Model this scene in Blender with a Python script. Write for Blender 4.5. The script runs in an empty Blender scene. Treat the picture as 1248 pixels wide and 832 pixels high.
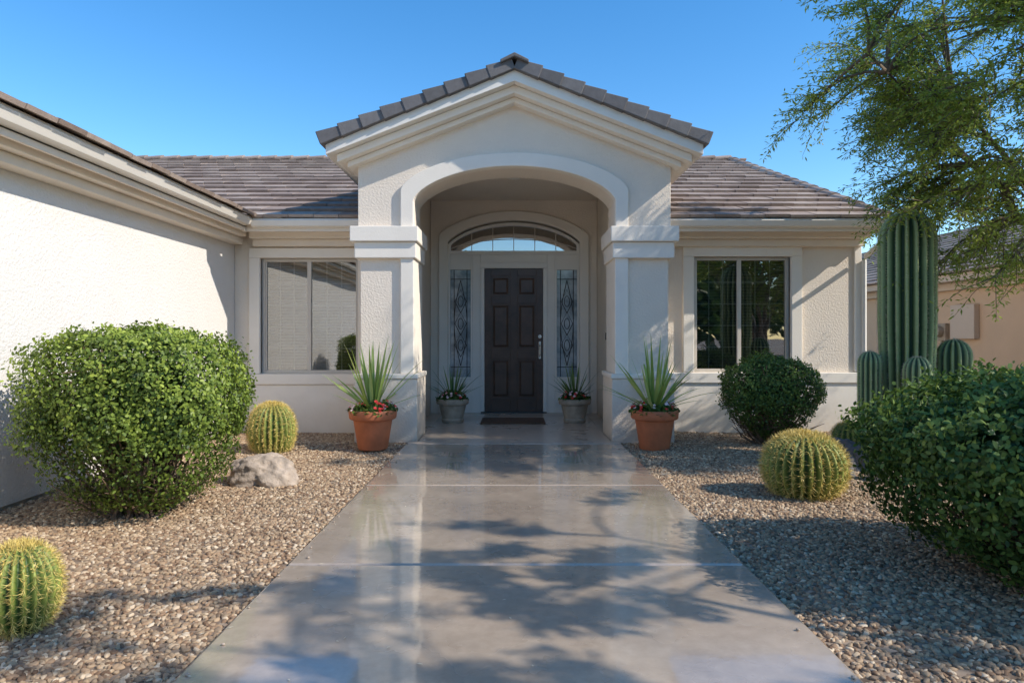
import bpy, math, random
import numpy as np
from mathutils import Vector, Matrix
random.seed(7); rng=np.random.default_rng(7)
S=bpy.context.scene
col=S.collection
pi=math.pi

# ------------------------------------------------------------ materials
def mat(name):
    m=bpy.data.materials.new(name); m.use_nodes=True
    nt=m.node_tree; nt.nodes.clear()
    out=nt.nodes.new('ShaderNodeOutputMaterial')
    return m,nt,out
def N(nt,t,**k):
    n=nt.nodes.new(t)
    for a,b in k.items(): setattr(n,a,b)
    return n
def coords(nt): return N(nt,'ShaderNodeTexCoord').outputs['Object']
def noise(nt,vec,scale,detail=4,rough=.6):
    n=N(nt,'ShaderNodeTexNoise'); n.inputs['Scale'].default_value=scale
    n.inputs['Detail'].default_value=detail; n.inputs['Roughness'].default_value=rough
    nt.links.new(vec,n.inputs['Vector']); return n.outputs['Fac']
def ramp(nt,fac,stops):
    r=N(nt,'ShaderNodeValToRGB'); e=r.color_ramp.elements
    while len(e)<len(stops): e.new(.5)
    for el,(p,c) in zip(e,stops):
        el.position=p; el.color=(*c,1) if len(c)==3 else c
    nt.links.new(fac,r.inputs['Fac']); return r.outputs['Color']
def bump(nt,h,strength,dist,normal=None):
    b=N(nt,'ShaderNodeBump'); b.inputs['Strength'].default_value=strength
    b.inputs['Distance'].default_value=dist; nt.links.new(h,b.inputs['Height'])
    if normal: nt.links.new(normal,b.inputs['Normal'])
    return b.outputs['Normal']
def princ(nt,out):
    p=N(nt,'ShaderNodeBsdfPrincipled'); nt.links.new(p.outputs[0],out.inputs['Surface']); return p
def mul(c,f): return tuple(min(1,x*f) for x in c)
def simple(name,c,rough=.6,var=.12,scale=6,bs=0,bd=.005,bscale=60,metal=0,spec=.5,stain=False):
    m,nt,out=mat(name); p=princ(nt,out); co=coords(nt)
    f=noise(nt,co,scale,3)
    cc=ramp(nt,f,[(.3,mul(c,1-var)),(.7,mul(c,1+var))])
    if stain:   # dust / splash staining near the ground
        sx=N(nt,'ShaderNodeSeparateXYZ'); nt.links.new(co,sx.inputs[0])
        f2=noise(nt,co,3,4,.7)
        ad=N(nt,'ShaderNodeMath',operation='MULTIPLY_ADD'); nt.links.new(f2,ad.inputs[0]); ad.inputs[1].default_value=-.5
        nt.links.new(sx.outputs['Z'],ad.inputs[2])
        mr=N(nt,'ShaderNodeMapRange'); nt.links.new(ad.outputs[0],mr.inputs['Value'])
        mr.inputs['From Min'].default_value=-.3; mr.inputs['From Max'].default_value=.25
        mr.inputs['To Min'].default_value=.5; mr.inputs['To Max'].default_value=0
        mx=N(nt,'ShaderNodeMix',data_type='RGBA'); nt.links.new(mr.outputs[0],mx.inputs['Factor'])
        nt.links.new(cc,mx.inputs['A']); mx.inputs['B'].default_value=(c[0]*.62,c[1]*.55,c[2]*.47,1)
        cc=mx.outputs['Result']
    nt.links.new(cc,p.inputs['Base Color'])
    p.inputs['Roughness'].default_value=rough; p.inputs['Metallic'].default_value=metal
    p.inputs['Specular IOR Level'].default_value=spec
    if bs: nt.links.new(bump(nt,noise(nt,co,bscale,3,.65),bs,bd),p.inputs['Normal'])
    return m
WALL=(.83,.72,.595); TRIM=(.87,.79,.68)
M_wall=simple('stucco_wall',WALL,.95,.035,1.3,.75,.012,40,spec=.2,stain=True)
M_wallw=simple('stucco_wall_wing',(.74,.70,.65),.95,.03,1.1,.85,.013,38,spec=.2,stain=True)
M_trim=simple('stucco_trim',TRIM,.9,.03,2,.4,.006,65,spec=.2,stain=True)
M_frame=simple('white_frame',(.84,.78,.69),.45,.03,3)
M_fascia=simple('painted_fascia',(.80,.70,.58),.6,.04,3,.1,.002,50)
M_gutter=simple('gutter_paint',(.82,.76,.67),.4,.03,2)
M_sash=simple('window_sash',(.62,.55,.46),.4,.04,5)
M_door=simple('dark_door',(.085,.045,.028),.33,.3,4,.15,.002,30)
M_metal=simple('satin_nickel',(.6,.58,.55),.25,.05,8,metal=1)
M_dark=simple('dark_interior',(.035,.033,.03),.9,.2,3)  # near-black colour stands in for the unlit rooms behind the glass
M_blind=simple('blind_slats',(.26,.25,.23),.6,.08,3)
M_muntin=simple('muntin',(.78,.74,.68),.5,.04,3)
M_lead=simple('lead_came',(.06,.055,.05),.4,.1,9,metal=.6)
M_mat=simple('coir',(.10,.058,.035),.95,.4,60,.8,.01,220)
M_bark=simple('bark',(.16,.12,.085),.9,.35,9,.7,.01,40)
M_twig=simple('twig',(.19,.125,.08),.9,.35,9)
M_terra=simple('terracotta',(.50,.155,.065),.65,.16,7,.3,.004,45)
M_conc=simple('concrete_pot',(.36,.29,.21),.85,.2,9,.5,.006,35)
M_soil=simple('soil',(.06,.042,.03),.95,.4,40,.8,.01,60)
M_rock=simple('rock',(.42,.33,.25),.85,.35,5,.9,.03,9)
M_darkrock=simple('dark_rock',(.12,.11,.105),.85,.4,6,.9,.03,10)
M_tan=simple('tan_stucco',(.60,.42,.27),.95,.04,1.5,.5,.01,40)
M_tantrim=simple('tan_trim',(.55,.44,.33),.8,.04,2)
M_asph=simple('asphalt',(.05,.05,.052),.85,.2,30,.4,.005,150)
M_red=simple('red_petals',(.62,.035,.03),.6,.3,30)
M_white=simple('pale_petals',(.80,.58,.56),.6,.1,30)
M_spine=simple('cactus_spines',(.74,.56,.17),.5,.25,30)
M_spineg=simple('saguaro_spines',(.60,.52,.38),.6,.2,30)

def roofmat(name,stops):
    m,nt,out=mat(name); p=princ(nt,out); co=coords(nt)
    g=N(nt,'ShaderNodeNewGeometry')
    c=ramp(nt,g.outputs['Random Per Island'],stops)
    f=noise(nt,co,9,4,.7)
    mx=N(nt,'ShaderNodeMix',data_type='RGBA',blend_type='MULTIPLY'); mx.inputs['Factor'].default_value=.6
    nt.links.new(c,mx.inputs['A']); nt.links.new(ramp(nt,f,[(.3,(.6,.58,.56)),(.7,(1,1,1))]),mx.inputs['B'])
    nt.links.new(mx.outputs['Result'],p.inputs['Base Color']); p.inputs['Roughness'].default_value=.85
    nt.links.new(bump(nt,noise(nt,co,70,3),.4,.006),p.inputs['Normal'])
    return m
M_tile=roofmat('concrete_roof_tile',[(0,(.28,.205,.16)),(.5,(.38,.29,.235)),(1,(.46,.365,.295))])
M_rake=roofmat('rake_tile',[(0,(.12,.115,.115)),(.5,(.16,.15,.15)),(1,(.20,.19,.185))])

def glassmat(name,mn,tint=(.9,.92,.92)):
    m,nt,out=mat(name)
    t=N(nt,'ShaderNodeBsdfTransparent'); t.inputs[0].default_value=(*tint,1)
    g=N(nt,'ShaderNodeBsdfGlossy'); g.inputs['Roughness'].default_value=.015
    lw=N(nt,'ShaderNodeLayerWeight'); lw.inputs['Blend'].default_value=.25
    mr=N(nt,'ShaderNodeMapRange'); nt.links.new(lw.outputs['Fresnel'],mr.inputs['Value'])
    mr.inputs['To Min'].default_value=mn; mr.inputs['To Max'].default_value=1
    b=N(nt,'ShaderNodeMixShader'); nt.links.new(mr.outputs[0],b.inputs[0])
    nt.links.new(t.outputs[0],b.inputs[1]); nt.links.new(g.outputs[0],b.inputs[2])
    nt.links.new(bump(nt,noise(nt,coords(nt),1.6,2),.03,.05),g.inputs['Normal'])
    nt.links.new(b.outputs[0],out.inputs['Surface']); return m
M_glass=glassmat('window_glass',.24,(.75,.76,.75))
M_glass2=glassmat('transom_glass',.5,(.5,.52,.54))
def artglass():
    m,nt,out=mat('textured_art_glass'); p=princ(nt,out); co=coords(nt)
    nt.links.new(ramp(nt,noise(nt,co,4,3),[(.35,(.20,.27,.31)),(.65,(.50,.57,.60))]),p.inputs['Base Color'])
    p.inputs['Roughness'].default_value=.08; p.inputs['Specular IOR Level'].default_value=1.0
    nt.links.new(bump(nt,noise(nt,co,55,2),.15,.003),p.inputs['Normal']); return m
M_art=artglass()

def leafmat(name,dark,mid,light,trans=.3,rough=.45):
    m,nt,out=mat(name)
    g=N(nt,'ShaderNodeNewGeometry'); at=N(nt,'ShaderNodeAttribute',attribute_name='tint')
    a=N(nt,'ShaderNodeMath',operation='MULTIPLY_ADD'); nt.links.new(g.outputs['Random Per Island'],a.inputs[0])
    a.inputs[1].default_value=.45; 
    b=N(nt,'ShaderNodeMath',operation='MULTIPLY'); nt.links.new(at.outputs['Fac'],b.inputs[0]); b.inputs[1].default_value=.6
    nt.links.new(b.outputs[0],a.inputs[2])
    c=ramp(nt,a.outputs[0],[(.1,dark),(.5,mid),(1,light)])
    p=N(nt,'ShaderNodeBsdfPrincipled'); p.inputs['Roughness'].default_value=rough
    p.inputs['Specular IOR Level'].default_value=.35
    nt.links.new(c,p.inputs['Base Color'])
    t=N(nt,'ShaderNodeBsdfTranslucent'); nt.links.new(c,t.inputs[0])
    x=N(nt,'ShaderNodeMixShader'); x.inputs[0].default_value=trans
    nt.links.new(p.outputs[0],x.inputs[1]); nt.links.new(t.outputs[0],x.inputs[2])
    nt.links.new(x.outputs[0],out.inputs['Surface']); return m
M_leafA=leafmat('shrub_leaf',(.05,.085,.018),(.19,.265,.04),(.46,.54,.09))
M_leafB=leafmat('shrub_leaf_dark',(.035,.075,.018),(.12,.20,.04),(.31,.39,.075))
M_leafT=leafmat('mesquite_leaf',(.12,.18,.03),(.28,.36,.06),(.46,.52,.11),.5)
M_leafD=leafmat('distant_leaf',(.03,.06,.015),(.07,.13,.03),(.14,.20,.05))
M_blade=leafmat('yucca_blade',(.14,.22,.05),(.30,.42,.09),(.55,.62,.22),.25)
M_bladeD=leafmat('strap_leaf_dark',(.06,.11,.035),(.13,.21,.06),(.24,.34,.1),.2)

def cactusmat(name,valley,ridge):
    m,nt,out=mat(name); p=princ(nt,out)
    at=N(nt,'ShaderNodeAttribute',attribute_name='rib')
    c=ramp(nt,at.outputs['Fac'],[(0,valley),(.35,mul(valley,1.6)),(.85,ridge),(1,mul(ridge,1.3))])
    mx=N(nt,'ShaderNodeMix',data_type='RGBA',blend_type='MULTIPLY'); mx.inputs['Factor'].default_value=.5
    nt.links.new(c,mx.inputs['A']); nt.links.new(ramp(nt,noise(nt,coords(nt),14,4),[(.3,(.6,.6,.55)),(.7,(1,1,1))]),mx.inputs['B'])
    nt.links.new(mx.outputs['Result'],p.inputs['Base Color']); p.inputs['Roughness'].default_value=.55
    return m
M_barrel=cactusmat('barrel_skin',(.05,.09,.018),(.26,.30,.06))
M_sag=cactusmat('saguaro_skin',(.03,.06,.024),(.31,.38,.16))  # ridge colour lightened to offset the mesquite's shade

def concmat(name,c,r0,r1,coat=.7,cr=.07,cior=1.6):
    m,nt,out=mat(name); p=princ(nt,out); co=coords(nt)
    f=noise(nt,co,1.1,5,.65); f2=noise(nt,co,14,4,.7)
    mx=N(nt,'ShaderNodeMix',data_type='RGBA',blend_type='MULTIPLY'); mx.inputs['Factor'].default_value=.8
    nt.links.new(ramp(nt,f,[(.3,mul(c,.74)),(.55,c),(.75,mul(c,1.2))]),mx.inputs['A'])
    nt.links.new(ramp(nt,f2,[(.3,(.8,.78,.76)),(.65,(1,1,1))]),mx.inputs['B'])
    nt.links.new(mx.outputs['Result'],p.inputs['Base Color'])
    mr=N(nt,'ShaderNodeMapRange'); nt.links.new(noise(nt,co,1.7,4,.6),mr.inputs['Value'])
    mr.inputs['From Min'].default_value=.35; mr.inputs['From Max'].default_value=.65
    mr.inputs['To Min'].default_value=r0; mr.inputs['To Max'].default_value=r1
    nt.links.new(mr.outputs[0],p.inputs['Roughness'])
    p.inputs['Specular IOR Level'].default_value=.6
    p.inputs['Coat Weight'].default_value=coat; p.inputs['Coat Roughness'].default_value=cr; p.inputs['Coat IOR'].default_value=cior
    n=bump(nt,noise(nt,co,160,2),.12,.002); n=bump(nt,noise(nt,co,7,2),.1,.004,n)
    nt.links.new(n,p.inputs['Normal'])
    nt.links.new(bump(nt,noise(nt,co,9,3),.10,.004),p.inputs['Coat Normal'])
    return m
M_walk=concmat('sealed_concrete',(.50,.395,.295),.16,.36,.95,.06,1.7)
M_porch=concmat('porch_concrete',(.52,.42,.33),.25,.45,.5,.12)

def gravelmats():
    m,nt,out=mat('gravel_stone'); p=princ(nt,out)
    oi=N(nt,'ShaderNodeObjectInfo')
    c=ramp(nt,oi.outputs['Random'],[(0,(.14,.075,.038)),(.2,(.36,.225,.13)),(.45,(.47,.325,.19)),(.65,(.22,.15,.095)),(.85,(.58,.42,.26)),(1,(.68,.55,.39))])
    mx=N(nt,'ShaderNodeMix',data_type='RGBA',blend_type='MULTIPLY'); mx.inputs['Factor'].default_value=.6
    nt.links.new(c,mx.inputs['A']); nt.links.new(ramp(nt,noise(nt,coords(nt),60,2),[(.3,(.7,.68,.65)),(.7,(1,1,1))]),mx.inputs['B'])
    nt.links.new(mx.outputs['Result'],p.inputs['Base Color']); p.inputs['Roughness'].default_value=.75
    m2,nt,out=mat('gravel_base'); p=princ(nt,out); co=coords(nt)
    v=N(nt,'ShaderNodeTexVoronoi'); v.inputs['Scale'].default_value=38; nt.links.new(co,v.inputs['Vector'])
    sp=N(nt,'ShaderNodeSeparateColor'); nt.links.new(v.outputs['Color'],sp.inputs[0])
    nt.links.new(ramp(nt,sp.outputs[0],[(0,(.10,.065,.04)),(.5,(.24,.17,.115)),(1,(.36,.27,.19))]),p.inputs['Base Color'])
    p.inputs['Roughness'].default_value=.9
    nt.links.new(bump(nt,v.outputs['Distance'],-.8,.02),p.inputs['Normal'])
    return m,m2
M_peb,M_gbase=gravelmats()
M_ground=simple('desert_soil',(.26,.20,.15),.95,.25,.6,.6,.02,12)

# ------------------------------------------------------------ mesh helpers
def empty(name,loc=(0,0,0)):
    e=bpy.data.objects.new(name,None); e.location=loc; e.empty_display_size=.2; col.objects.link(e); return e
def obj(name,me,m,parent=None,smooth=False):
    if m is not None:
        me.materials.append(m)
    o=bpy.data.objects.new(name,me); col.objects.link(o)
    if smooth: me.polygons.foreach_set('use_smooth',[True]*len(me.polygons))
    if parent:
        o.parent=parent; o.matrix_parent_inverse=Matrix.Translation(parent.location).inverted()
    return o
class B:
    def __init__(s): s.v=[]; s.f=[]
    def box(s,x0,x1,y0,y1,z0,z1):
        n=len(s.v)
        s.v+=[(x0,y0,z0),(x1,y0,z0),(x1,y1,z0),(x0,y1,z0),(x0,y0,z1),(x1,y0,z1),(x1,y1,z1),(x0,y1,z1)]
        s.f+=[tuple(n+i for i in q) for q in ((0,3,2,1),(4,5,6,7),(0,1,5,4),(1,2,6,5),(2,3,7,6),(3,0,4,7))]; return s
    def hexa(s,p):
        n=len(s.v); s.v+=[tuple(q) for q in p]
        s.f+=[tuple(n+i for i in q) for q in ((0,3,2,1),(4,5,6,7),(0,1,5,4),(1,2,6,5),(2,3,7,6),(3,0,4,7))]; return s
    def poly(s,pts,y0,y1):   # extrude XZ polygon along Y
        n=len(s.v); k=len(pts)
        s.v+=[(x,y0,z) for x,z in pts]+[(x,y1,z) for x,z in pts]
        s.f.append(tuple(n+i for i in range(k))); s.f.append(tuple(n+k+i for i in reversed(range(k))))
        for i in range(k):
            j=(i+1)%k; s.f.append((n+i,n+k+i,n+k+j,n+j))
        return s
    def polyyz(s,pts,x0,x1):
        n=len(s.v); k=len(pts)
        s.v+=[(x0,y,z) for y,z in pts]+[(x1,y,z) for y,z in pts]
        s.f.append(tuple(n+i for i in range(k))); s.f.append(tuple(n+k+i for i in reversed(range(k))))
        for i in range(k):
            j=(i+1)%k; s.f.append((n+i,n+k+i,n+k+j,n+j))
        return s
    def tube(s,pts,rad,sides=6):
        n=len(s.v); pts=[Vector(p) for p in pts]
        for i,p in enumerate(pts):
            d=(pts[min(i+1,len(pts)-1)]-pts[max(i-1,0)]).normalized()
            a=d.orthogonal().normalized(); b=d.cross(a)
            r=rad[i] if hasattr(rad,'__len__') else rad
            for k in range(sides):
                t=2*pi*k/sides; s.v.append(tuple(p+a*math.cos(t)*r+b*math.sin(t)*r))
        for i in range(len(pts)-1):
            for k in range(sides):
                k2=(k+1)%sides; s.f.append((n+i*sides+k,n+i*sides+k2,n+(i+1)*sides+k2,n+(i+1)*sides+k))
        s.f.append(tuple(n+k for k in reversed(range(sides)))); m=n+(len(pts)-1)*sides
        s.f.append(tuple(m+k for k in range(sides))); return s
    def lathe(s,cx,cy,prof,segs=40):
        n=len(s.v)
        for r,z in prof:
            for k in range(segs):
                t=2*pi*k/segs; s.v.append((cx+r*math.cos(t),cy+r*math.sin(t),z))
        for i in range(len(prof)-1):
            for k in range(segs):
                k2=(k+1)%segs; s.f.append((n+i*segs+k,n+i*segs+k2,n+(i+1)*segs+k2,n+(i+1)*segs+k))
        return s
    def make(s,name,m,parent=None,bevel=0,smooth=False,fix=False):
        me=bpy.data.meshes.new(name); me.from_pydata(s.v,[],s.f); me.update()
        if fix:
            import bmesh
            bm=bmesh.new(); bm.from_mesh(me); bmesh.ops.recalc_face_normals(bm,faces=bm.faces); bm.to_mesh(me); bm.free()
        o=obj(name,me,m,parent,smooth)
        if bevel:
            b=o.modifiers.new('bevel','BEVEL'); b.width=bevel; b.segments=2; b.limit_method='ANGLE'; b.angle_limit=math.radians(40)
        return o
def arch(w,spring,rise,n=32,e=.62,cx=0):  # left to right
    out=[]
    for i in range(n+1):
        t=-math.cos(pi*i/n); out.append((cx+w*t, spring+rise*max(0,1-t*t)**e))
    return out
def bigmesh(name,V,k,m,parent=None,tint=None,smooth=False):
    n=V.shape[0]; me=bpy.data.meshes.new(name)
    me.vertices.add(n*k); me.vertices.foreach_set('co',V.reshape(-1).astype(np.float32))
    me.loops.add(n*k); me.loops.foreach_set('vertex_index',np.arange(n*k,dtype=np.int32))
    me.polygons.add(n); me.polygons.foreach_set('loop_start',np.arange(0,n*k,k,dtype=np.int32))
    me.update(calc_edges=True)
    if tint is not None:
        a=me.attributes.new('tint','FLOAT','FACE'); a.data.foreach_set('value',tint.astype(np.float32))
    me.validate()
    return obj(name,me,m,parent,smooth)
def unit(a): return a/np.maximum(np.linalg.norm(a,axis=1,keepdims=True),1e-9)
def leaves(name,C,T,Nn,L,W,m,parent=None,tint=None,shape=6):
    T=unit(T); Sd=unit(np.cross(T,Nn)); Up=np.cross(Sd,T)
    L=np.broadcast_to(L,(len(C),))[:,None]; W=np.broadcast_to(W,(len(C),))[:,None]
    if shape==6:
        pr=[(0,0,0),(.3,.5,.06),(.72,.42,.04),(1,0,-.08),(.72,-.42,.04),(.3,-.5,.06)]
    else:
        pr=[(0,0,0),(.45,.5,.03),(1,0,0),(.45,-.5,.03)]
    V=np.stack([C+T*L*a+Sd*W*b+Up*L*c for a,b,c in pr],1)
    return bigmesh(name,V,len(pr),m,parent,tint)

# ------------------------------------------------------------ HOUSE
CX=.03
house=empty('stucco_house',(0,9,0))
w=B(); tr=B(); gut=B(); fas=B()
YF=9.6
LW=(-3.53,-2.16,.78,2.40); RW=(2.55,3.91,.80,2.42)
def facade(xa,xb,win):
    x0,x1,z0,z1=win
    w.box(xa,x0,YF,YF+.2,-.1,2.9); w.box(x1,xb,YF,YF+.2,-.1,2.9)
    w.box(x0,x1,YF,YF+.2,-.1,z0); w.box(x0,x1,YF,YF+.2,z1,2.9)
facade(-3.9,-1.92,LW); facade(1.98,4.88,RW)
w.box(4.68,4.88,YF+.2,19,-.1,2.9); w.box(-10,4.88,19,19.2,-.1,2.9)
def wtrim(win,xl,xr):
    x0,x1,z0,z1=win; t=.155
    tr.box(x0-t,x0,YF-.05,YF+.05,z0,z1); tr.box(x1,x1+t,YF-.05,YF+.05,z0,z1)
    tr.box(x0-t,x1+t,YF-.05,YF+.05,z1,z1+.14)
    tr.box(xl,xr,YF-.075,YF-.002,z0-.15,z0-.003)
    tr.box(xl,xr,YF-.05,YF-.002,-.1,z0-.153)
wtrim(LW,-3.895,-2.03); wtrim(RW,2.09,4.90)
tr.box(4.80,4.905,YF-.03,YF-.002,.81,2.56)
for xa,xb in ((-3.6,-2.0),(2.06,4.93)):
    fas.box(xa,xb,9.14,YF-.002,2.735,2.765)
    fas.box(xa,xb-.02 if xb>3 else xb,9.34,YF-.003,2.65,2.733)
    fas.box(xa,xb-.04 if xb>3 else xb,9.47,YF-.004,2.555,2.648)
    fas.box(xa,xb,9.10,9.138,2.70,2.86)
for xa,xb in ((-3.45,-1.99),(2.05,4.98)):
    gut.polyyz([(9.0,2.86),(8.985,2.83),(9.02,2.76),(9.098,2.745),(9.098,2.86)],xa,xb)
fas.box(4.885,4.95,9.14,19.1,2.70,2.86)
# wing
WX=-3.9; W0=.6
wing=B()
wing.box(WX-.2,WX,W0,YF-.001,.0,2.85); wing.box(-12,WX-.2,W0,W0+.2,.0,2.85); wing.box(-12.2,-12,W0,19,.0,2.85)
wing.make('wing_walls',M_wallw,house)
B().box(WX-.19,WX-.02,W0,YF,-.15,.0).make('stem_wall',M_conc,house)
fas.box(-3.898,-3.54,W0-.4,9.138,2.745,2.775)
fas.box(-3.897,-3.63,W0-.3,9.335,2.665,2.743)
fas.box(-3.896,-3.73,W0-.2,9.465,2.58,2.663)
fas.box(-3.575,-3.54,W0-.42,9.09,2.70,2.88)
gy0,gy1=W0-.42,8.99
g=B(); pts=[(-3.43,2.875),(-3.415,2.845),(-3.45,2.775),(-3.538,2.76),(-3.538,2.875)]
g.poly(pts,gy0,gy1); g.make('wing_gutter',M_gutter,house,.004,fix=True)
fas.box(-12.2,-3.42,W0-.45,W0-.42,2.70,2.87)
gut.box(-3.42,-3.05,9.02,9.2,2.863,2.93)
gut.box(4.98,5.03,8.99,9.07,2.66,2.86)
gut.hexa([(4.985,9.0,2.60),(5.055,9.0,2.68),(5.055,9.08,2.68),(4.985,9.08,2.60),(4.985,9.0,2.66),(5.0,9.0,2.74),(5.0,9.08,2.74),(4.985,9.08,2.66)])
gut.tube([(5.02,9.04,2.72),(4.99,9.1,2.6),(4.93,9.5,2.42),(4.93,9.56,2.36),(4.93,9.56,.1)],.035,8)

# ---- portico
YP=8.6; PWO=1.97; PWI=1.27
def chev(b,za,wd,t,y0,y1,s=.39):
    b.poly([(CX-wd,za-s*wd),(CX,za),(CX+wd,za-s*wd),(CX+wd,za-s*wd-t),(CX,za-t),(CX-wd,za-s*wd-t)],y0,y1)
top=[(CX-PWO,2.674),(CX-PWO,4.22-.39*PWO),(CX,4.22),(CX+PWO,4.22-.39*PWO),(CX+PWO,2.674)]
ar=arch(PWI,3.0,.44,cx=CX)
w.poly(top+[(CX+PWI,2.674)]+list(reversed(ar))+[(CX-PWI,2.674)],YP,YP+.62)
ao=arch(1.43,3.13,.475,cx=CX)
tr.poly([(CX-1.43,2.676)]+ao+[(CX+1.43,2.676),(CX+PWI-.004,2.676)]+[(CX+(x-CX)*.997,z-.004) for x,z in reversed(ar)]+[(CX-PWI+.004,2.676)],YP-.05,YP+.10)
for sgn in (-1,1):
    def bx(b,a,c,y0,y1,z0,z1):
        xa,xb=sorted((CX+sgn*a,CX+sgn*c)); b.box(xa,xb,y0,y1,z0,z1)
    bx(w,1.272,1.94,YP+.002,YP+.72,.83,2.30)
    bx(tr,1.262,1.43,YP-.045,YP+.76,.832,2.29)
    bx(tr,1.23,2.0,YP-.075,YP+.79,2.28,2.482)
    bx(tr,1.20,2.05,YP-.12,YP+.83,2.484,2.674)
    bx(w,1.22,2.0,YP-.07,YP+.79,-.1,.77)
    bx(tr,1.205,2.015,YP-.085,YP+.80,.772,.831)
    xs=[(CX+sgn*1.42,-.1),(CX+sgn*1.42,3.66),(CX+sgn*1.94,3.46),(CX+sgn*1.94,-.1)]
    w.poly(xs,YP+.73,11.8)
YB=11.6
ai=arch(1.12,2.90,.37,cx=CX,e=.75); a2=arch(1.27,3.0,.42,cx=CX,e=.75)
w.poly([(CX-1.415,-.1),(CX-1.415,3.61),(CX+1.415,3.61),(CX+1.415,-.1),(CX+1.12,-.1)]+list(reversed(ai))+[(CX-1.12,-.1)],YB,YB+.25)
tr.poly([(CX-1.27,0)]+a2+[(CX+1.27,0),(CX+1.115,0)]+[(CX+(x-CX)*.995,z-.004) for x,z in reversed(ai)]+[(CX-1.115,0)],YB-.055,YB+.04)
w.box(CX-1.5,CX+1.5,YP+.622,YB+.2,3.605,3.66)
w.make('walls',M_wall,house,.006,fix=True)
tr.make('stucco_trim_bands',M_trim,house,.010,fix=True)
c=B(); chev(c,4.505,2.27,.135,8.2,13.2); c.make('gable_fascia',M_frame,house,.006,fix=True)
c=B(); chev(c,4.368,2.17,.095,8.33,13.1); chev(c,4.271,2.07,.07,8.46,13.0); c.make('gable_moulding',M_trim,house,.01,fix=True)
fas.make('eave_cornice',M_fascia,house,.006,fix=True)
gut.make('gutters_and_downspout',M_gutter,house,.004,fix=True)
l=B(); l.lathe(CX,9.9,[(.001,3.598),(.07,3.598),(.09,3.59),(.10,3.60)],24); l.make('ceiling_light_trim',M_frame,house)

# ---- roof tiles
def tiles(b,org,U,Vd,Nr,vmax,xr,exposure=.37,wid=.33):
    org,U,Vd,Nr=map(Vector,(org,U,Vd,Nr)); r=0; v=-.05
    while v<vmax:
        a,c=xr(max(v,0)); x=a-(wid/2 if r%2 else 0)
        while x<c-.02:
            xa=max(x,a)+.004; xb=min(x+wid,c)-.004
            if xb-xa>.03:
                j=random.uniform(-.005,.007); vv=v+random.uniform(-.008,.008)
                n0=.066+j; n1=.022; L=min(exposure+.07,vmax-v+.03)
                P=lambda u,q,n: org+U*u+Vd*q+Nr*n
                b.hexa([P(xa,vv,n0-.038),P(xb,vv,n0-.038),P(xb,vv+L,n1-.03),P(xa,vv+L,n1-.03),
                        P(xa,vv,n0),P(xb,vv,n0),P(xb,vv+L,n1),P(xa,vv+L,n1)])
            x+=wid
        v+=exposure; r+=1
sl=.40; cl=1/math.sqrt(1+sl*sl); sn=sl*cl
rt=B()
run=14.35-9.03; SLn=run/cl
PV=3.0
tiles(rt,(0,9.03,2.86),(1,0,0),(0,cl,sn),(0,-sn,cl),SLn,lambda v:(-8.6 if v>1 else -3.6-v*cl*1.05, -1.95 if v<PV else 0.0))
tiles(rt,(0,9.03,2.86),(1,0,0),(0,cl,sn),(0,-sn,cl),SLn,lambda v:(2.01 if v<PV else 0.0, 4.98-.38*v/SLn))
under=B()
prof=[(9.04,2.84),(14.35,2.84+sl*5.31),(19.6,2.84),(19.6,2.80),(9.04,2.80)]
prof2=[(12.0,2.84+sl*2.96),(14.35,2.84+sl*5.31),(19.6,2.84),(19.6,2.80),(12.0,2.80)]
under.polyyz(prof,-8.6,-1.95); under.polyyz(prof2,-1.949,2.009); under.polyyz(prof,2.01,4.62)
under.hexa([(4.621,9.04,2.80),(4.96,9.04,2.80),(4.96,19.6,2.80),(4.621,19.6,2.80),(4.621,9.04,2.845),(4.95,9.04,2.845),(4.95,19.6,2.845),(4.621,19.6,2.845)])
n=len(under.v); under.v+=[(4.97,9.04,2.845),(4.97,19.6,2.845),(4.6,14.35,4.97)]; under.f.append((n,n+1,n+2))
def caps(b,p,q,size=.13,step=.34):
    p,q=Vector(p),Vector(q); d=(q-p); L=d.length; d.normalize(); s=d.cross(Vector((0,0,1))).normalized(); u=s.cross(d)
    k=int(L/step)
    for i in range(k+1):
        a=p+d*(i*step); e=p+d*min(L,(i*step+step+.05)); r0=size*1.06; r1=size*.94
        n=len(b.v)
        for (c,r,up) in ((a,r0,.02),(e,r1,0)):
            for t in (-1,-.55,0,.55,1):
                h=(1-t*t)*.5
                b.v.append(tuple(c+s*(t*r)+u*(h*r+up)))
            for t in (1,.55,0,-.55,-1):
                h=(1-t*t)*.5
                b.v.append(tuple(c+s*(t*r)*.97+u*(h*r+up-.03)))
        for j in range(10):
            j2=(j+1)%10; b.f.append((n+j,n+j2,n+10+j2,n+10+j))
        b.f.append(tuple(n+j for j in reversed(range(10)))); b.f.append(tuple(n+10+j for j in range(10)))
caps(rt,(4.97,9.05,2.90),(4.58,14.35,5.03),.10)
caps(rt,(4.58,14.35,5.02),(-8.4,14.35,5.02),.13)
tiles(rt,(0,19.6,2.86),(1,0,0),(0,-cl,sn),(0,sn,cl),SLn,lambda v:(-8.6,4.9))
under.poly([(-12.6,2.86),(-8,2.86+.39*4.5),(-3.46,2.86),(-3.46,2.84),(-12.6,2.84)],W0-.45,16)
c2=1/math.sqrt(1+.39**2); s2=.39*c2
tiles(rt,(-3.42,0,2.868),(0,1,0),(-c2,0,s2),(s2,0,c2),4.56/c2,lambda v:(W0-.5,9.0 + v*c2))
tiles(rt,(-12.6,0,2.868),(0,1,0),(c2,0,s2),(-s2,0,c2),4.56/c2,lambda v:(W0-.5,16))
caps(rt,(-8,W0-.5,4.72),(-8,16,4.72),.13)
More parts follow.
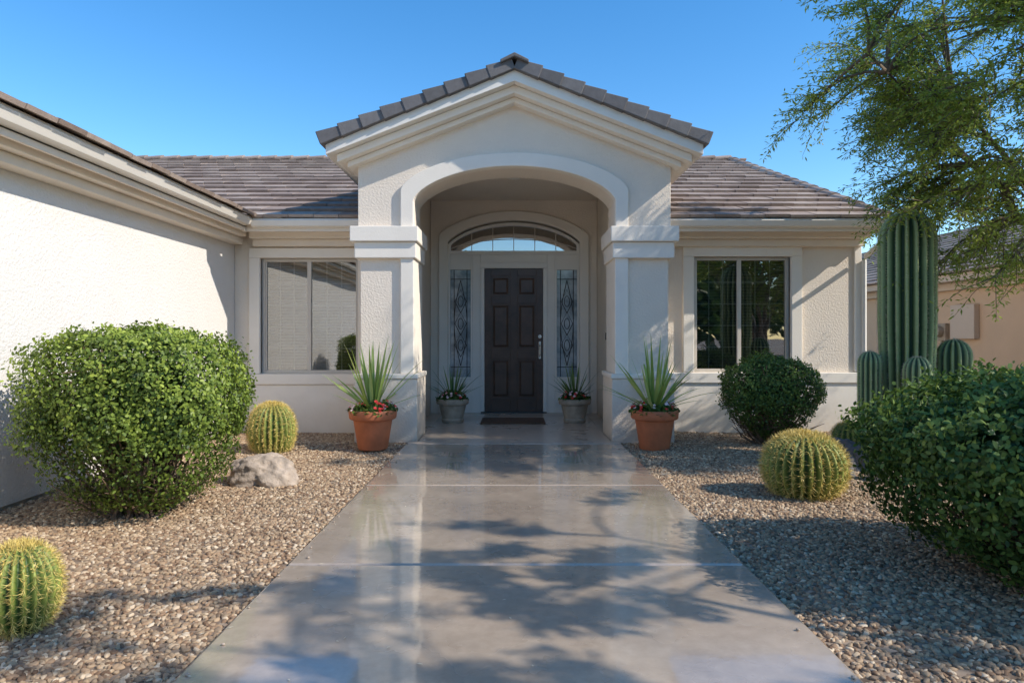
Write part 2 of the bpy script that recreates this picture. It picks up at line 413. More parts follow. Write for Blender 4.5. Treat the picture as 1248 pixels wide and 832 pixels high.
rt.make('roof_tiles',M_tile,house)
under.make('roof_deck',M_fascia,house,fix=True)
pt=B()
for sg in (-1,1):
    tiles(pt,(CX+sg*2.29,0,4.52-.39*2.29),(0,1,0),(-sg*c2,0,s2),(sg*s2,0,c2),2.29/c2-.02,lambda v:(8.40,13.8))
pt.make('portico_roof_tiles',M_tile,house)
rk=B()
for sg in (-1,1):
    org=Vector((CX+sg*2.32,0,4.505-.39*2.32)); U=Vector((-sg*c2,0,s2)); Nn=Vector((sg*s2,0,c2)); L=2.32/c2; st=.272
    v=0
    while v<L-.05:
        v1=min(v+st+.05,L+.02); n0=.145; n1=.113
        P=lambda q,n,y: org+U*q+Nn*n+Vector((0,y,0))
        jy=random.uniform(-.006,.006)
        rk.hexa([P(v,n0-.165,8.115+jy),P(v1,n1-.12,8.135+jy),P(v1,n1-.12,8.50),P(v,n0-.165,8.50),
                 P(v,n0,8.115+jy),P(v1,n1,8.135+jy),P(v1,n1,8.50),P(v,n0,8.50)])
        v+=st
for i in range(17):
    y0=8.09+i*.34; z0=4.66+.012*(i%2==0); 
    rk.poly([(CX-.17,z0-.085),(CX,z0),(CX+.17,z0-.085),(CX+.17,z0-.125),(CX,z0-.05),(CX-.17,z0-.125)],y0,y0+.37-.002*(i%2))
rk.make('rake_tiles',M_rake,house,.010,fix=True)

# ---- windows
def window(win,nm):
    x0,x1,z0,z1=win; par=empty(nm,((x0+x1)/2,YF,(z0+z1)/2)); par.parent=house; par.matrix_parent_inverse=Matrix.Translation(house.location).inverted()
    f=B(); t=.045; ya,yb=YF+.04,YF+.11
    f.box(x0,x0+t,ya,yb,z0,z1); f.box(x1-t,x1,ya,yb,z0,z1); f.box(x0+t,x1-t,ya,yb,z0,z0+t); f.box(x0+t,x1-t,ya,yb,z1-t,z1)
    xm=(x0+x1)/2-.02; f.box(xm-.028,xm+.028,ya+.005,yb-.005,z0+t,z1-t)
    f.box(x0+t,x0+t+.02,ya+.01,yb-.02,z0+t,z1-t)
    f.make('sash_frame',M_sash,par,.004)
    b=B()
    for a,c in ((x0+t,xm-.028),(xm+.028,x1-t)):
        for k in range(1,3): 
            x=a+(c-a)*k/3; b.box(x-.007,x+.007,YF+.082,YF+.09,z0+t,z1-t)
        for k in range(1,5):
            z=z0+t+(z1-z0-2*t)*k/5; b.box(a,c,YF+.0805,YF+.0885,z-.007,z+.007)
    b.make('muntin_grid',M_muntin,par)
    B().box(x0+t,x1-t,YF+.072,YF+.078,z0+t,z1-t).make('glass',M_glass,par)
    s=B(); z=z0+.05
    while z<z1-.03:
        h=.018; s.hexa([(x0+.03,YF+.15,z-h),(x1-.03,YF+.15,z-h),(x1-.03,YF+.18,z+h-.003),(x0+.03,YF+.18,z+h-.003),
                        (x0+.03,YF+.15,z-h+.003),(x1-.03,YF+.15,z-h+.003),(x1-.03,YF+.18,z+h),(x0+.03,YF+.18,z+h)]); z+=.043
    s.make('blinds',M_blind,par)
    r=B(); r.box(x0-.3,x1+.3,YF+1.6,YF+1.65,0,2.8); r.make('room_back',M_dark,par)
window(LW,'window_slider'); window(RW,'window_slider')

# ---- entry
ent=empty('entry_unit',(CX,YB,1.2)); ent.parent=house; ent.matrix_parent_inverse=Matrix.Translation(house.location).inverted()
def X(a): return CX+a
f=B(); y0,y1=YB+.05,YB+.13
for sg in (-1,1):
    def bb(a,c,ya,yb,z0,z1):
        xa,xb=sorted((CX+sg*a,CX+sg*c)); f.box(xa,xb,ya,yb,z0,z1)
    bb(.50,.57,y0-.03,y1,0,2.46); bb(.57,.70,y0,y1,0,2.70)
    bb(.70,.735,y0-.012,y1,.0,2.70); bb(1.085,1.119,y0-.012,y1,0,2.88)
    bb(.735,1.085,y0,y1,0,.57); bb(.735,1.085,y0-.012,y1,.573,.61); bb(.735,1.085,y0,y1,2.44,2.70)
    bb(.79,1.03,y0-.012,y0-.001,.12,.48)
f.box(X(-.57),X(.57),y0-.032,y1,2.462,2.56); f.box(X(-.568),X(.568),y0,y1,2.563,2.70)
f.box(X(-1.118),X(1.118),y0-.02,y1+.002,2.702,2.76)
at_=arch(1.118,2.86,.385,cx=CX,e=.75); at2=arch(1.075,2.85,.34,cx=CX,e=.75)
f.poly([(X(-1.118),2.762)]+at_+[(X(1.118),2.762),(X(1.075),2.762)]+list(reversed(at2))+[(X(-1.075),2.762)],y0-.01,y1)
f.make('entry_frame',M_frame,ent,.004,fix=True)
m=B()
for k in range(-2,3):
    x=k*.36; zt=2.85+.34*max(0,1-(x/1.075)**2)**.75
    m.box(X(x)-.006,X(x)+.006,y0+.03,y0+.04,2.76,zt)
ab=arch(1.075,2.80,.17,cx=CX,e=.75); m.poly(ab+[(x,z-.012) for x,z in reversed(ab)],y0+.028,y0+.038)
m.make('transom_muntins',M_sash,ent,fix=True)
gl=B(); gl.poly([(X(-1.08),2.758)]+arch(1.08,2.85,.345,cx=CX,e=.75)+[(X(1.08),2.758)],y0+.045,y0+.05)
gl.make('transom_glass',M_glass2,ent,fix=True)
gl=B()
for sg in (-1,1):
    xa,xb=sorted((X(sg*.735),X(sg*1.085))); gl.box(xa,xb,y0+.045,y0+.05,.61,2.44)
gl.make('sidelight_glass',M_art,ent,fix=True)
ld=B()
for sg in (-1,1):
    cx=X(sg*.91); r=.006; y=y0+.038
    for dx in (-.11,.11): ld.tube([(cx+dx,y,.61),(cx+dx,y,2.44)],r,5)
    for z in (.78,2.28): ld.tube([(cx-.17,y,z),(cx+.17,y,z)],r,5)
    for z in (1.15,1.52,1.9):
        ld.tube([(cx,y,z-.2),(cx+.10,y,z),(cx,y,z+.2),(cx-.10,y,z),(cx,y,z-.2)],r,5)
        ld.tube([(cx+.045*math.cos(t),y,z+.09*math.sin(t)) for t in np.linspace(0,2*pi,17)],r,5)
    for q in (-1,1):
        ld.tube([(cx+q*.11*math.sin(t*pi),y,.80+1.46*t) for t in np.linspace(0,1,24)],r,5)
ld.make('leaded_cames',M_lead,ent)
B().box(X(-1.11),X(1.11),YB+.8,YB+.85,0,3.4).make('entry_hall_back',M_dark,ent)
d=B(); yd=YB+.055
d.box(X(-.497),X(.497),yd+.02,yd+.06,.02,2.458)
H=[.02,.25,.92,1.09,1.86,1.99,2.33,2.458]
for a,c in ((-.497,-.385),(-.06,.06),(.385,.497)): d.box(X(a),X(c),yd,yd+.021,.02,2.458)
for z0,z1 in ((H[0],H[1]),(H[2],H[3]),(H[4],H[5]),(H[6],H[7])):
    for a,c in ((-.385,-.06),(.06,.385)): d.box(X(a),X(c),yd+.0005,yd+.021,z0,z1)
for z0,z1 in ((H[1],H[2]),(H[3],H[4]),(H[5],H[6])):
    for a,c in ((-.385,-.06),(.06,.385)):
        i=.03; j=.065
        d.hexa([(X(a+i),yd+.021,z0+i),(X(c-i),yd+.021,z0+i),(X(c-i),yd+.021,z1-i),(X(a+i),yd+.021,z1-i),
                (X(a+j),yd+.004,z0+j),(X(c-j),yd+.004,z0+j),(X(c-j),yd+.004,z1-j),(X(a+j),yd+.004,z1-j)])
d.make('door',M_door,ent,.004,fix=True)
h=B(); h.box(X(.425),X(.465),yd-.012,yd,.92,1.22); h.tube([(X(.445),yd-.01,1.16),(X(.445),yd-.06,1.13),(X(.445),yd-.065,1.0),(X(.445),yd-.01,.95)],.011,8)
h.tube([(X(.445),yd,1.30),(X(.445),yd-.025,1.30)],.032,16)
h.make('door_handle',M_metal,ent,.003)
B().box(X(-.56),X(.56),YB-.02,YB+.12,-.01,.022).make('threshold',M_lead,ent,.004)
B().box(X(1.40),X(1.425),10.4,10.46,1.25,1.36).make('doorbell',M_dark,ent,.004)
b=B(); b.box(-.47,.50,10.12,10.78,.004,.022); b.make('doormat',M_mat,None,.006)

# ------------------------------------------------------------ ground & walkway
B().box(-300,300,-300,300,-.6,-.06).make('ground',M_ground)
wk=empty('walkway',(0,4,0))
ys=[-2.2,-.15,1.85,3.9,5.98,8.28]
s=B()
for a,c in zip(ys[:-1],ys[1:]): s.box(-1.285,1.33,a+.008,c-.008,-.14,0)
s.make('walkway_slabs',M_walk,wk,.012)
s=B(); s.box(-1.285,1.33,8.29,YP-.09,-.14,.002); s.box(X(-1.2),X(1.2),YP-.083,YB+.1,-.14,.002); s.box(X(-1.415),X(-1.203),YP+.83,YB+.1,-.14,.0); s.box(X(1.203),X(1.415),YP+.83,YB+.1,-.14,.0)
s.make('porch_slab',M_porch,wk,.006)
B().box(-1.28,1.32,-2.1,8.5,-.18,-.07).make('joint_filler',M_soil,wk)
B().box(-60,60,-14,-6,-.2,-.045).make('road',M_asph)
B().box(-60,60,-6,-4.6,-.2,.0).make('sidewalk',M_porch,None,.02)

def gn_gravel(o,dens,rad,seed):
    ng=bpy.data.node_groups.new('gravel_scatter','GeometryNodeTree')
    ng.interface.new_socket('Geometry',in_out='INPUT',socket_type='NodeSocketGeometry')
    ng.interface.new_socket('Geometry',in_out='OUTPUT',socket_type='NodeSocketGeometry')
    n=ng.nodes; L=ng.links
    gi=n.new('NodeGroupInput'); go=n.new('NodeGroupOutput')
    dp=n.new('GeometryNodeDistributePointsOnFaces'); dp.inputs['Density'].default_value=dens; dp.inputs['Seed'].default_value=seed
    ic=n.new('GeometryNodeMeshIcoSphere'); ic.inputs['Radius'].default_value=1; ic.inputs['Subdivisions'].default_value=2
    nz=n.new('ShaderNodeTexNoise'); nz.inputs['Scale'].default_value=1.1; nz.inputs['Detail'].default_value=1
    sb=n.new('ShaderNodeVectorMath'); sb.operation='SUBTRACT'; sb.inputs[1].default_value=(.5,.5,.5)
    sc=n.new('ShaderNodeVectorMath'); sc.operation='SCALE'; sc.inputs['Scale'].default_value=1.2
    sp=n.new('GeometryNodeSetPosition'); sm=n.new('GeometryNodeSetMaterial'); sm.inputs['Material'].default_value=M_peb
    ss=n.new('GeometryNodeSetShadeSmooth')
    io=n.new('GeometryNodeInstanceOnPoints')
    r1=n.new('FunctionNodeRandomValue'); r1.data_type='FLOAT_VECTOR'; r1.inputs[0].default_value=(-.5,-.5,0); r1.inputs[1].default_value=(.5,.5,6.28)
    r2=n.new('FunctionNodeRandomValue'); r2.data_type='FLOAT_VECTOR'; r2.inputs[0].default_value=(rad*.55,rad*.5,rad*.4); r2.inputs[1].default_value=(rad*1.35,rad*1.1,rad*.85); r2.inputs['Seed'].default_value=5
    jn=n.new('GeometryNodeJoinGeometry')
    L.new(gi.outputs[0],dp.inputs['Mesh']); L.new(ic.outputs['Mesh'],sp.inputs['Geometry'])
    L.new(nz.outputs['Color'],sb.inputs[0]); L.new(sb.outputs[0],sc.inputs[0]); L.new(sc.outputs[0],sp.inputs['Offset'])
    L.new(sp.outputs[0],ss.inputs['Geometry']); L.new(ss.outputs[0],sm.inputs['Geometry'])
    L.new(dp.outputs['Points'],io.inputs['Points']); L.new(sm.outputs[0],io.inputs['Instance'])
    L.new(r1.outputs[0],io.inputs['Rotation']); L.new(r2.outputs[0],io.inputs['Scale'])
    L.new(gi.outputs[0],jn.inputs[0]); L.new(io.outputs[0],jn.inputs[0]); L.new(jn.outputs[0],go.inputs[0])
    md=o.modifiers.new('gravel','NODES'); md.node_group=ng
def bed(name,x0,x1,y0,y1,seed,dens=1700,rad=.0165):
    nx=int((x1-x0)/.15); ny=int((y1-y0)/.15); v=[];f=[]
    for j in range(ny+1):
        for i in range(nx+1):
            x=x0+(x1-x0)*i/nx; y=y0+(y1-y0)*j/ny
            e=min(1,min(abs(x-1.33),abs(x+1.285))/.4)
            v.append((x,y,-.032+e*.012*(math.sin(x*2.3+y*1.1)+math.sin(y*2.9-x))))
    for j in range(ny):
        for i in range(nx):
            a=j*(nx+1)+i; f.append((a,a+1,a+nx+2,a+nx+1))
    me=bpy.data.meshes.new(name); me.from_pydata(v,[],f); me.update()
    o=obj(name,me,M_gbase); gn_gravel(o,dens,rad,seed)
bed('gravel',-3.89,-1.29,1.6,9.6,1); bed('gravel',1.335,6.0,1.6,9.6,2)
v=B(); v.box(6.0,40,-4.5,60,-.055,-.04); v.box(-3.89,-1.29,-4.5,1.6,-.055,-.04); v.box(1.335,6.0,-4.5,1.6,-.055,-.04); v.box(4.95,6.0,9.6,60,-.055,-.04)
v.make('gravel_yard',M_gbase)
# a few stones kicked onto the edge of the walkway, fallen leaves on path and gravel
rr=random.Random(5); st=B()
import bmesh
for k in range(46):
    x=(-1.285+abs(rr.gauss(0,.05))) if rr.random()<.5 else (1.33-abs(rr.gauss(0,.05))); y=rr.uniform(2.3,8.4); r=rr.uniform(.005,.011)
    bm=bmesh.new(); bmesh.ops.create_icosphere(bm,subdivisions=1,radius=1); n=len(st.v)
    for q in bm.verts: st.v.append((x+q.co.x*r*rr.uniform(.8,1.3),y+q.co.y*r,r*.6+q.co.z*r*.6))
    for q in bm.faces: st.f.append(tuple(n+a.index for a in q.verts))
    bm.free()
st.make('loose_stones',M_rock,None,smooth=True)
lr=np.random.default_rng(12); n=420
LX=lr.uniform(-3.4,4,n); LY=lr.uniform(2.2,8.5,n); on=(LX>-1.28)&(LX<1.32); keepl=~on|(lr.random(n)<.45); LX,LY,on=LX[keepl],LY[keepl],on[keepl]; n=len(LX)
leaves('fallen_leaves',np.stack([LX,LY,np.where(on,.004,-.004)],1),np.concatenate([lr.normal(size=(n,2)),np.zeros((n,1))],1),np.concatenate([lr.normal(size=(n,2))*.12,np.ones((n,1))],1),.03*lr.uniform(.5,1.1,n),.009,M_spineg,None,shape=4)

# ------------------------------------------------------------ shrubs
def shrub(name,c,rx,ry,z0,z1,n,leaf,m,seed,taper=.6,ex=2.7,bright=1.0,gap=.5,loose=1.0):
    r=np.random.default_rng(seed); par=empty(name,(c[0],c[1],0))
    D=unit(r.normal(size=(n,3)))
    zc=(z0+z1)/2; rz=(z1-z0)/2
    q=(np.abs(D)**ex).sum(1)**(-1/ex)
    base=D*q[:,None]
    lump=1+loose*(.05*np.sin(base[:,0]*6+seed)*np.sin(base[:,1]*5+1)+.035*np.sin(base[:,2]*7+base[:,0]*5+seed)+.04*np.sin(base[:,0]*15+base[:,2]*13)*np.sin(base[:,1]*14+base[:,2]*4))
    f=1-np.abs(r.normal(0,.11,n)); f=np.clip(f,.5,1)+r.normal(0,.018,n); spr=r.random(n)<.05; f[spr]+=r.random(spr.sum())*.08
    P=base*(lump*f)[:,None]
    tz=np.clip((P[:,2]+1)/1.0,0,1); tp=taper+(1-taper)*tz**.8
    cl_=np.sin(base[:,0]*11+seed*2)*np.sin(base[:,2]*13+1)*np.sin(base[:,1]*12+2)
    keep=~((P[:,2]<-.25+.35*cl_)&(r.random(n)<gap))
    keep&=~((cl_>.3)&(r.random(n)<.5)&(f>.8))
    W=np.stack([P[:,0]*rx*tp+c[0],P[:,1]*ry*tp+c[1],P[:,2]*rz+zc],1)
    Nn=unit(base/np.array([rx,ry,rz])+r.normal(0,.6,(n,3)))
    T=unit(np.cross(Nn,r.normal(size=(n,3))))+Nn*.4+np.array([0,0,.3])
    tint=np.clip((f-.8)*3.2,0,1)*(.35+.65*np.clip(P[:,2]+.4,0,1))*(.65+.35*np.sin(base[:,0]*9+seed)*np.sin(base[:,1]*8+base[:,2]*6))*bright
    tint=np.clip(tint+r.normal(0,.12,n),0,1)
    L=leaf*r.uniform(.6,1.25,n)
    leaves('leaves',W[keep],T[keep],Nn[keep],L[keep],(L*.56)[keep],m,par,tint[keep])
    b=B(); rr=random.Random(seed)
    for k in range(110):
        a=rr.uniform(0,2*pi); rad=rr.uniform(.4,1.08); zt=rr.uniform(z0+.12*(z1-z0),z1*.93)
        p0=Vector((c[0]+rr.uniform(-.12,.12)*rx*2,c[1]+rr.uniform(-.12,.12)*ry*2,-.06))
        p2=Vector((c[0]+math.cos(a)*rx*rad*.85,c[1]+math.sin(a)*ry*rad*.85,zt))
        pm=p0.lerp(p2,.5)+Vector((rr.uniform(-.06,.06),rr.uniform(-.06,.06),-.05))
        b.tube([p0,pm,p2],[.013,.009,.004],5)
        for _ in range(3):
            s_=p0.lerp(p2,rr.uniform(.4,.9)); e=s_+Vector((rr.uniform(-.2,.2),rr.uniform(-.2,.2),rr.uniform(-.05,.2)))
            b.tube([s_,e],[.006,.003],4)
    b.make('branches',M_twig,par)
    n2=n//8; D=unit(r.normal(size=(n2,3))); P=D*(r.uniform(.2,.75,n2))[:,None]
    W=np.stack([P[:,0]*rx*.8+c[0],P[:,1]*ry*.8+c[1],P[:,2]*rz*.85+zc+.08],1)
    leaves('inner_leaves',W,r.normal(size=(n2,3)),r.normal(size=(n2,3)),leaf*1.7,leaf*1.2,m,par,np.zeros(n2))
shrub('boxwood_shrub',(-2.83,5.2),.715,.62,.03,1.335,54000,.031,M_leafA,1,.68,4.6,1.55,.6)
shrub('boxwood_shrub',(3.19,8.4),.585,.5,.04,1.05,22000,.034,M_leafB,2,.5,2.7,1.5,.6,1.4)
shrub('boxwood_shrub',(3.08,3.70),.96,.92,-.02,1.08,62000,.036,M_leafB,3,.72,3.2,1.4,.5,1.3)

# ------------------------------------------------------------ cacti
def ribbed(name,cx,cy,prof,ribs,depth,m,ms,par,sp_len,nspine,zstep,seed,spw=.07,body_q=.8):
    rr=random.Random(seed); segs=ribs*6; v=[];f=[];att=[]
    for r,z in prof:
        for k in range(segs):
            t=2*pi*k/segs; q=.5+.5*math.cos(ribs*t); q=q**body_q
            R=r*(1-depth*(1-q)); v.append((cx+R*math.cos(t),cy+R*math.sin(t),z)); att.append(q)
    for i in range(len(prof)-1):
        for k in range(segs):
            k2=(k+1)%segs; f.append((i*segs+k,i*segs+k2,(i+1)*segs+k2,(i+1)*segs+k))
    me=bpy.data.meshes.new(name); me.from_pydata(v,[],f); me.update()
    a=me.attributes.new('rib','FLOAT','POINT'); a.data.foreach_set('value',att)
    obj(name,me,m,par,True)
    C=[];T=[];
    pl=[0]
    for i in range(1,len(prof)): pl.append(pl[-1]+math.dist(prof[i],prof[i-1]))
    kk=int(pl[-1]/zstep)
    for j in range(kk+1):
        s_=pl[-1]*j/max(1,kk)
        i=max(1,min(len(prof)-1,int(np.searchsorted(pl,s_)))); u=(s_-pl[i-1])/max(1e-6,pl[i]-pl[i-1])
        r=prof[i-1][0]+(prof[i][0]-prof[i-1][0])*u; z=prof[i-1][1]+(prof[i][1]-prof[i-1][1])*u
        dr=prof[i][0]-prof[i-1][0]; dz=prof[i][1]-prof[i-1][1]; l=math.hypot(dr,dz) or 1
        if r<.01: continue
        for k in range(ribs):
            t=2*pi*k/ribs; n=Vector((dz/l*math.cos(t),dz/l*math.sin(t),-dr/l))
            p=Vector((cx+r*math.cos(t),cy+r*math.sin(t),z+rr.uniform(-.2,.2)*zstep))
            for q in range(nspine):
                d_=(n*.75+Vector((rr.gauss(0,.6),rr.gauss(0,.6),rr.gauss(0,.6)))).normalized()
                C.append(p-n*.002); T.append(d_)
    C=np.array(C);T=np.array(T); n=len(C); rg=np.random.default_rng(seed)
    leaves(name+'_spines',C,T,rg.normal(size=(n,3)),sp_len*rg.uniform(.6,1.2,n),max(.0016,sp_len*spw),ms,par,shape=4)
def barrel(c,R,H,ribs,seed,z0=-.04):
    par=empty('golden_barrel_cactus',(c[0],c[1],0)); prof=[]
    n=22
    for i in range(n+1):
        t=-1.05+ (pi/2+1.05)*i/n
        r=R*max(0,math.cos(t))**.8; z=z0+H*(math.sin(t)+math.sin(1.05))/(1+math.sin(1.05))
        prof.append((r,z))
    prof[-1]=(.03*R,prof[-1][1]-.02*R)
    k=(R/.27)**.5
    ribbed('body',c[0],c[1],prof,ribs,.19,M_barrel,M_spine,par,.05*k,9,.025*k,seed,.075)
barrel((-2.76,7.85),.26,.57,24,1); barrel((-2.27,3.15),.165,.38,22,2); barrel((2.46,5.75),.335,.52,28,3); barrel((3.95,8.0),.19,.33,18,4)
sag=empty('saguaro_cactus',(4.05,7.0,0))
def colprof(R,H,z0=-.05,base=.8):
    p=[(R*base,z0)]
    for i in range(1,14): 
        t=i/14; p.append((R*(base+(1-base)*min(1,t*1.6)),z0+(H-R*1.1-z0)*t))
    for i in range(0,9):
        t=pi/2*i/8; p.append((max(.01,R*math.cos(t)**.85),H-R*1.1+R*1.1*math.sin(t)))
    return p
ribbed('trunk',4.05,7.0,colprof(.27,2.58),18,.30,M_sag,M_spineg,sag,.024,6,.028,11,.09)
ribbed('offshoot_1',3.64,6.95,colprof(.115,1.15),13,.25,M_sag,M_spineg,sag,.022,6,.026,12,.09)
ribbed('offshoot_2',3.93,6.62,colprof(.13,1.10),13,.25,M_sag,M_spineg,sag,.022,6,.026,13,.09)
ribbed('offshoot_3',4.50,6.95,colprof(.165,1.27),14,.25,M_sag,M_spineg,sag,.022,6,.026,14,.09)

# ------------------------------------------------------------ pots
def blades(name,c,z,n,L,Wd,m,par,seed,up=(35,88),curl=.5):
    rr=random.Random(seed); V=[];F=[];tint=[]
    for i in range(n):
        az=rr.uniform(0,2*pi); el=math.radians(rr.uniform(*up)); l=L*rr.uniform(.65,1.1)
        d=Vector((math.cos(az)*math.cos(el),math.sin(az)*math.cos(el),math.sin(el))); s=Vector((-math.sin(az),math.cos(az),0))
        p=Vector((c[0],c[1],z))+Vector((math.cos(az),math.sin(az),0))*rr.uniform(0,.04); k=8; b=len(V); cv=curl*rr.uniform(.3,1.3)
        ti=rr.uniform(.2,1)
        for j in range(k+1):
            t=j/k; wd=Wd*(.55+1.6*t*(1-t))*(1-t**3)*.8+.0008
            dd=d.copy(); dd.z-=cv*t*t*(1.2-math.sin(el)*.6); dd.normalize()
            upv=dd.cross(s)
            V+=[tuple(p-s*wd-upv*wd*.35),tuple(p),tuple(p+s*wd-upv*wd*.35)]; p=p+dd*(l/k)
        for j in range(k):
            a=b+j*3; F+=[(a,a+1,a+4,a+3),(a+1,a+2,a+5,a+4)]; tint+=[ti,ti]
    me=bpy.data.meshes.new(name); me.from_pydata(V,[],F); me.update()
    a=me.attributes.new('tint','FLOAT','FACE'); a.data.foreach_set('value',tint); obj(name,me,m,par,True)
def tuft(name,c,z,rad,h,n,size,m,par,seed,tint=.3):
    r=np.random.default_rng(seed); a=r.uniform(0,2*pi,n); q=np.sqrt(r.random(n))*rad
    zz=z+(1-(q/rad)**2)*h*r.random(n)+r.uniform(-.01,.02,n)
    C=np.stack([c[0]+q*np.cos(a),c[1]+q*np.sin(a),zz],1); Nn=r.normal(size=(n,3))*.6+[0,-.3,1]
    T=r.normal(size=(n,3))+[0,0,.3]
    leaves(name,C,T,Nn,size*r.uniform(.7,1.3,n),size*.7,m,par,np.full(n,tint)+r.uniform(-.2,.3,n))
def blooms(name,c,z,rad,h,n,size,m,par,seed):
    """small five-petalled flowers standing above the foliage"""
    r=np.random.default_rng(seed); C=[];T=[];NN=[]
    for i in range(n):
        a=r.uniform(0,2*pi); q=rad*math.sqrt(r.uniform(.15,1)); zz=z+h*(1-(q/rad)**2)+r.uniform(-.015,.03)
        p=np.array([c[0]+q*math.cos(a),c[1]+q*math.sin(a),zz]); nn=np.array([math.cos(a)*.7,math.sin(a)*.7,.9])+r.normal(0,.2,3); nn/=np.linalg.norm(nn)
        u=np.cross(nn,[.3,.2,1]); u/=np.linalg.norm(u); w_=np.cross(nn,u)
        for k in range(5):
            t=2*pi*k/5; C.append(p); T.append(u*math.cos(t)+w_*math.sin(t)+nn*.35); NN.append(nn)
    leaves(name,np.array(C),np.array(T),np.array(NN),size,size*.95,m,par)
def bigpot(c,seed):
    par=empty('terracotta_yucca_planter',(c[0],c[1],0)); b=B()
    b.lathe(c[0],c[1],[(.0,-.02),(.165,-.02),(.175,0),(.225,.31),(.232,.325),(.265,.335),(.275,.35),(.282,.425),(.275,.44),(.25,.442),(.24,.42),(.235,.36)],48)
    b.make('pot',M_terra,par,smooth=True).data.set_sharp_from_angle(angle=math.radians(35))
    b=B(); b.lathe(c[0],c[1],[(.001,.40),(.238,.395)],32); b.make('potting_soil',M_soil,par)
    blades('yucca_blades',c,.42,36,.86,.028,M_blade,par,seed,(20,86),.5)
    tuft('underplanting',c,.41,.28,.12,800,.045,M_leafB,par,seed,.25)
    blooms('red_flowers',c,.45,.28,.10,34,.024,M_red,par,seed+1)
    blooms('pink_flowers',c,.455,.28,.09,26,.022,M_white,par,seed+2)
bigpot((-1.64,8.05),5); bigpot((1.68,8.05),6)
def smallpot(c,seed):
    par=empty('concrete_planter',(c[0],c[1],0)); b=B()
    b.lathe(c[0],c[1],[(0,.003),(.155,.003),(.165,.02),(.17,.05),(.16,.07),(.20,.24),(.205,.27),(.235,.28),(.245,.30),(.245,.345),(.235,.36),(.21,.36),(.20,.33),(.19,.30)],40)
    b.make('pot',M_conc,par,smooth=True).data.set_sharp_from_angle(angle=math.radians(35))
    b=B(); b.lathe(c[0],c[1],[(.001,.325),(.205,.32)],32); b.make('potting_soil',M_soil,par)
    blades('strap_leaves',c,.34,34,.56,.017,M_bladeD,par,seed,(25,86),.5)
    tuft('underplanting',c,.34,.23,.14,600,.045,M_leafB,par,seed,.1)
    blooms('red_flowers',c,.38,.23,.10,20,.024,M_red,par,seed+1); blooms('pink_flowers',c,.385,.23,.10,20,.022,M_white,par,seed+2)
smallpot((-.90,10.35),21); smallpot((.95,10.35),22)

# ------------------------------------------------------------ rocks
def rock(name,c,r,m,seed):
    from mathutils import noise as mn
    bm=bmesh.new(); bmesh.ops.create_icosphere(bm,subdivisions=5,radius=1)
    for v_ in bm.verts:
        p=v_.co; q=mn.fractal(p*1.2+Vector((seed*3.1,0,0)),.8,2.1,5); k=1+.28*q
        p2=Vector((p.x*r[0],p.y*r[1],max(p.z,-.4)*r[2]))*k
        v_.co=p2+Vector(c)
    me=bpy.data.meshes.new(name); bm.to_mesh(me); bm.free(); obj(name,me,m,None,True)
rock('boulder',(-2.23,6.15,.05),(.30,.22,.19),M_rock,1)
rock('rock',(3.35,6.9,.05),(.22,.2,.22),M_darkrock,2); rock('rock',(3.05,6.45,.0),(.18,.15,.16),M_darkrock,3); rock('rock',(3.65,7.5,.0),(.2,.16,.14),M_rock,5)
rock('rock',(3.4,6.2,.02),(.15,.15,.13),M_rock,6)
pl=empty('succulent_plant',(4.45,8.5,0)); blades('blades',(4.45,8.5),0,16,.45,.012,M_bladeD,pl,4,(40,85),.4)

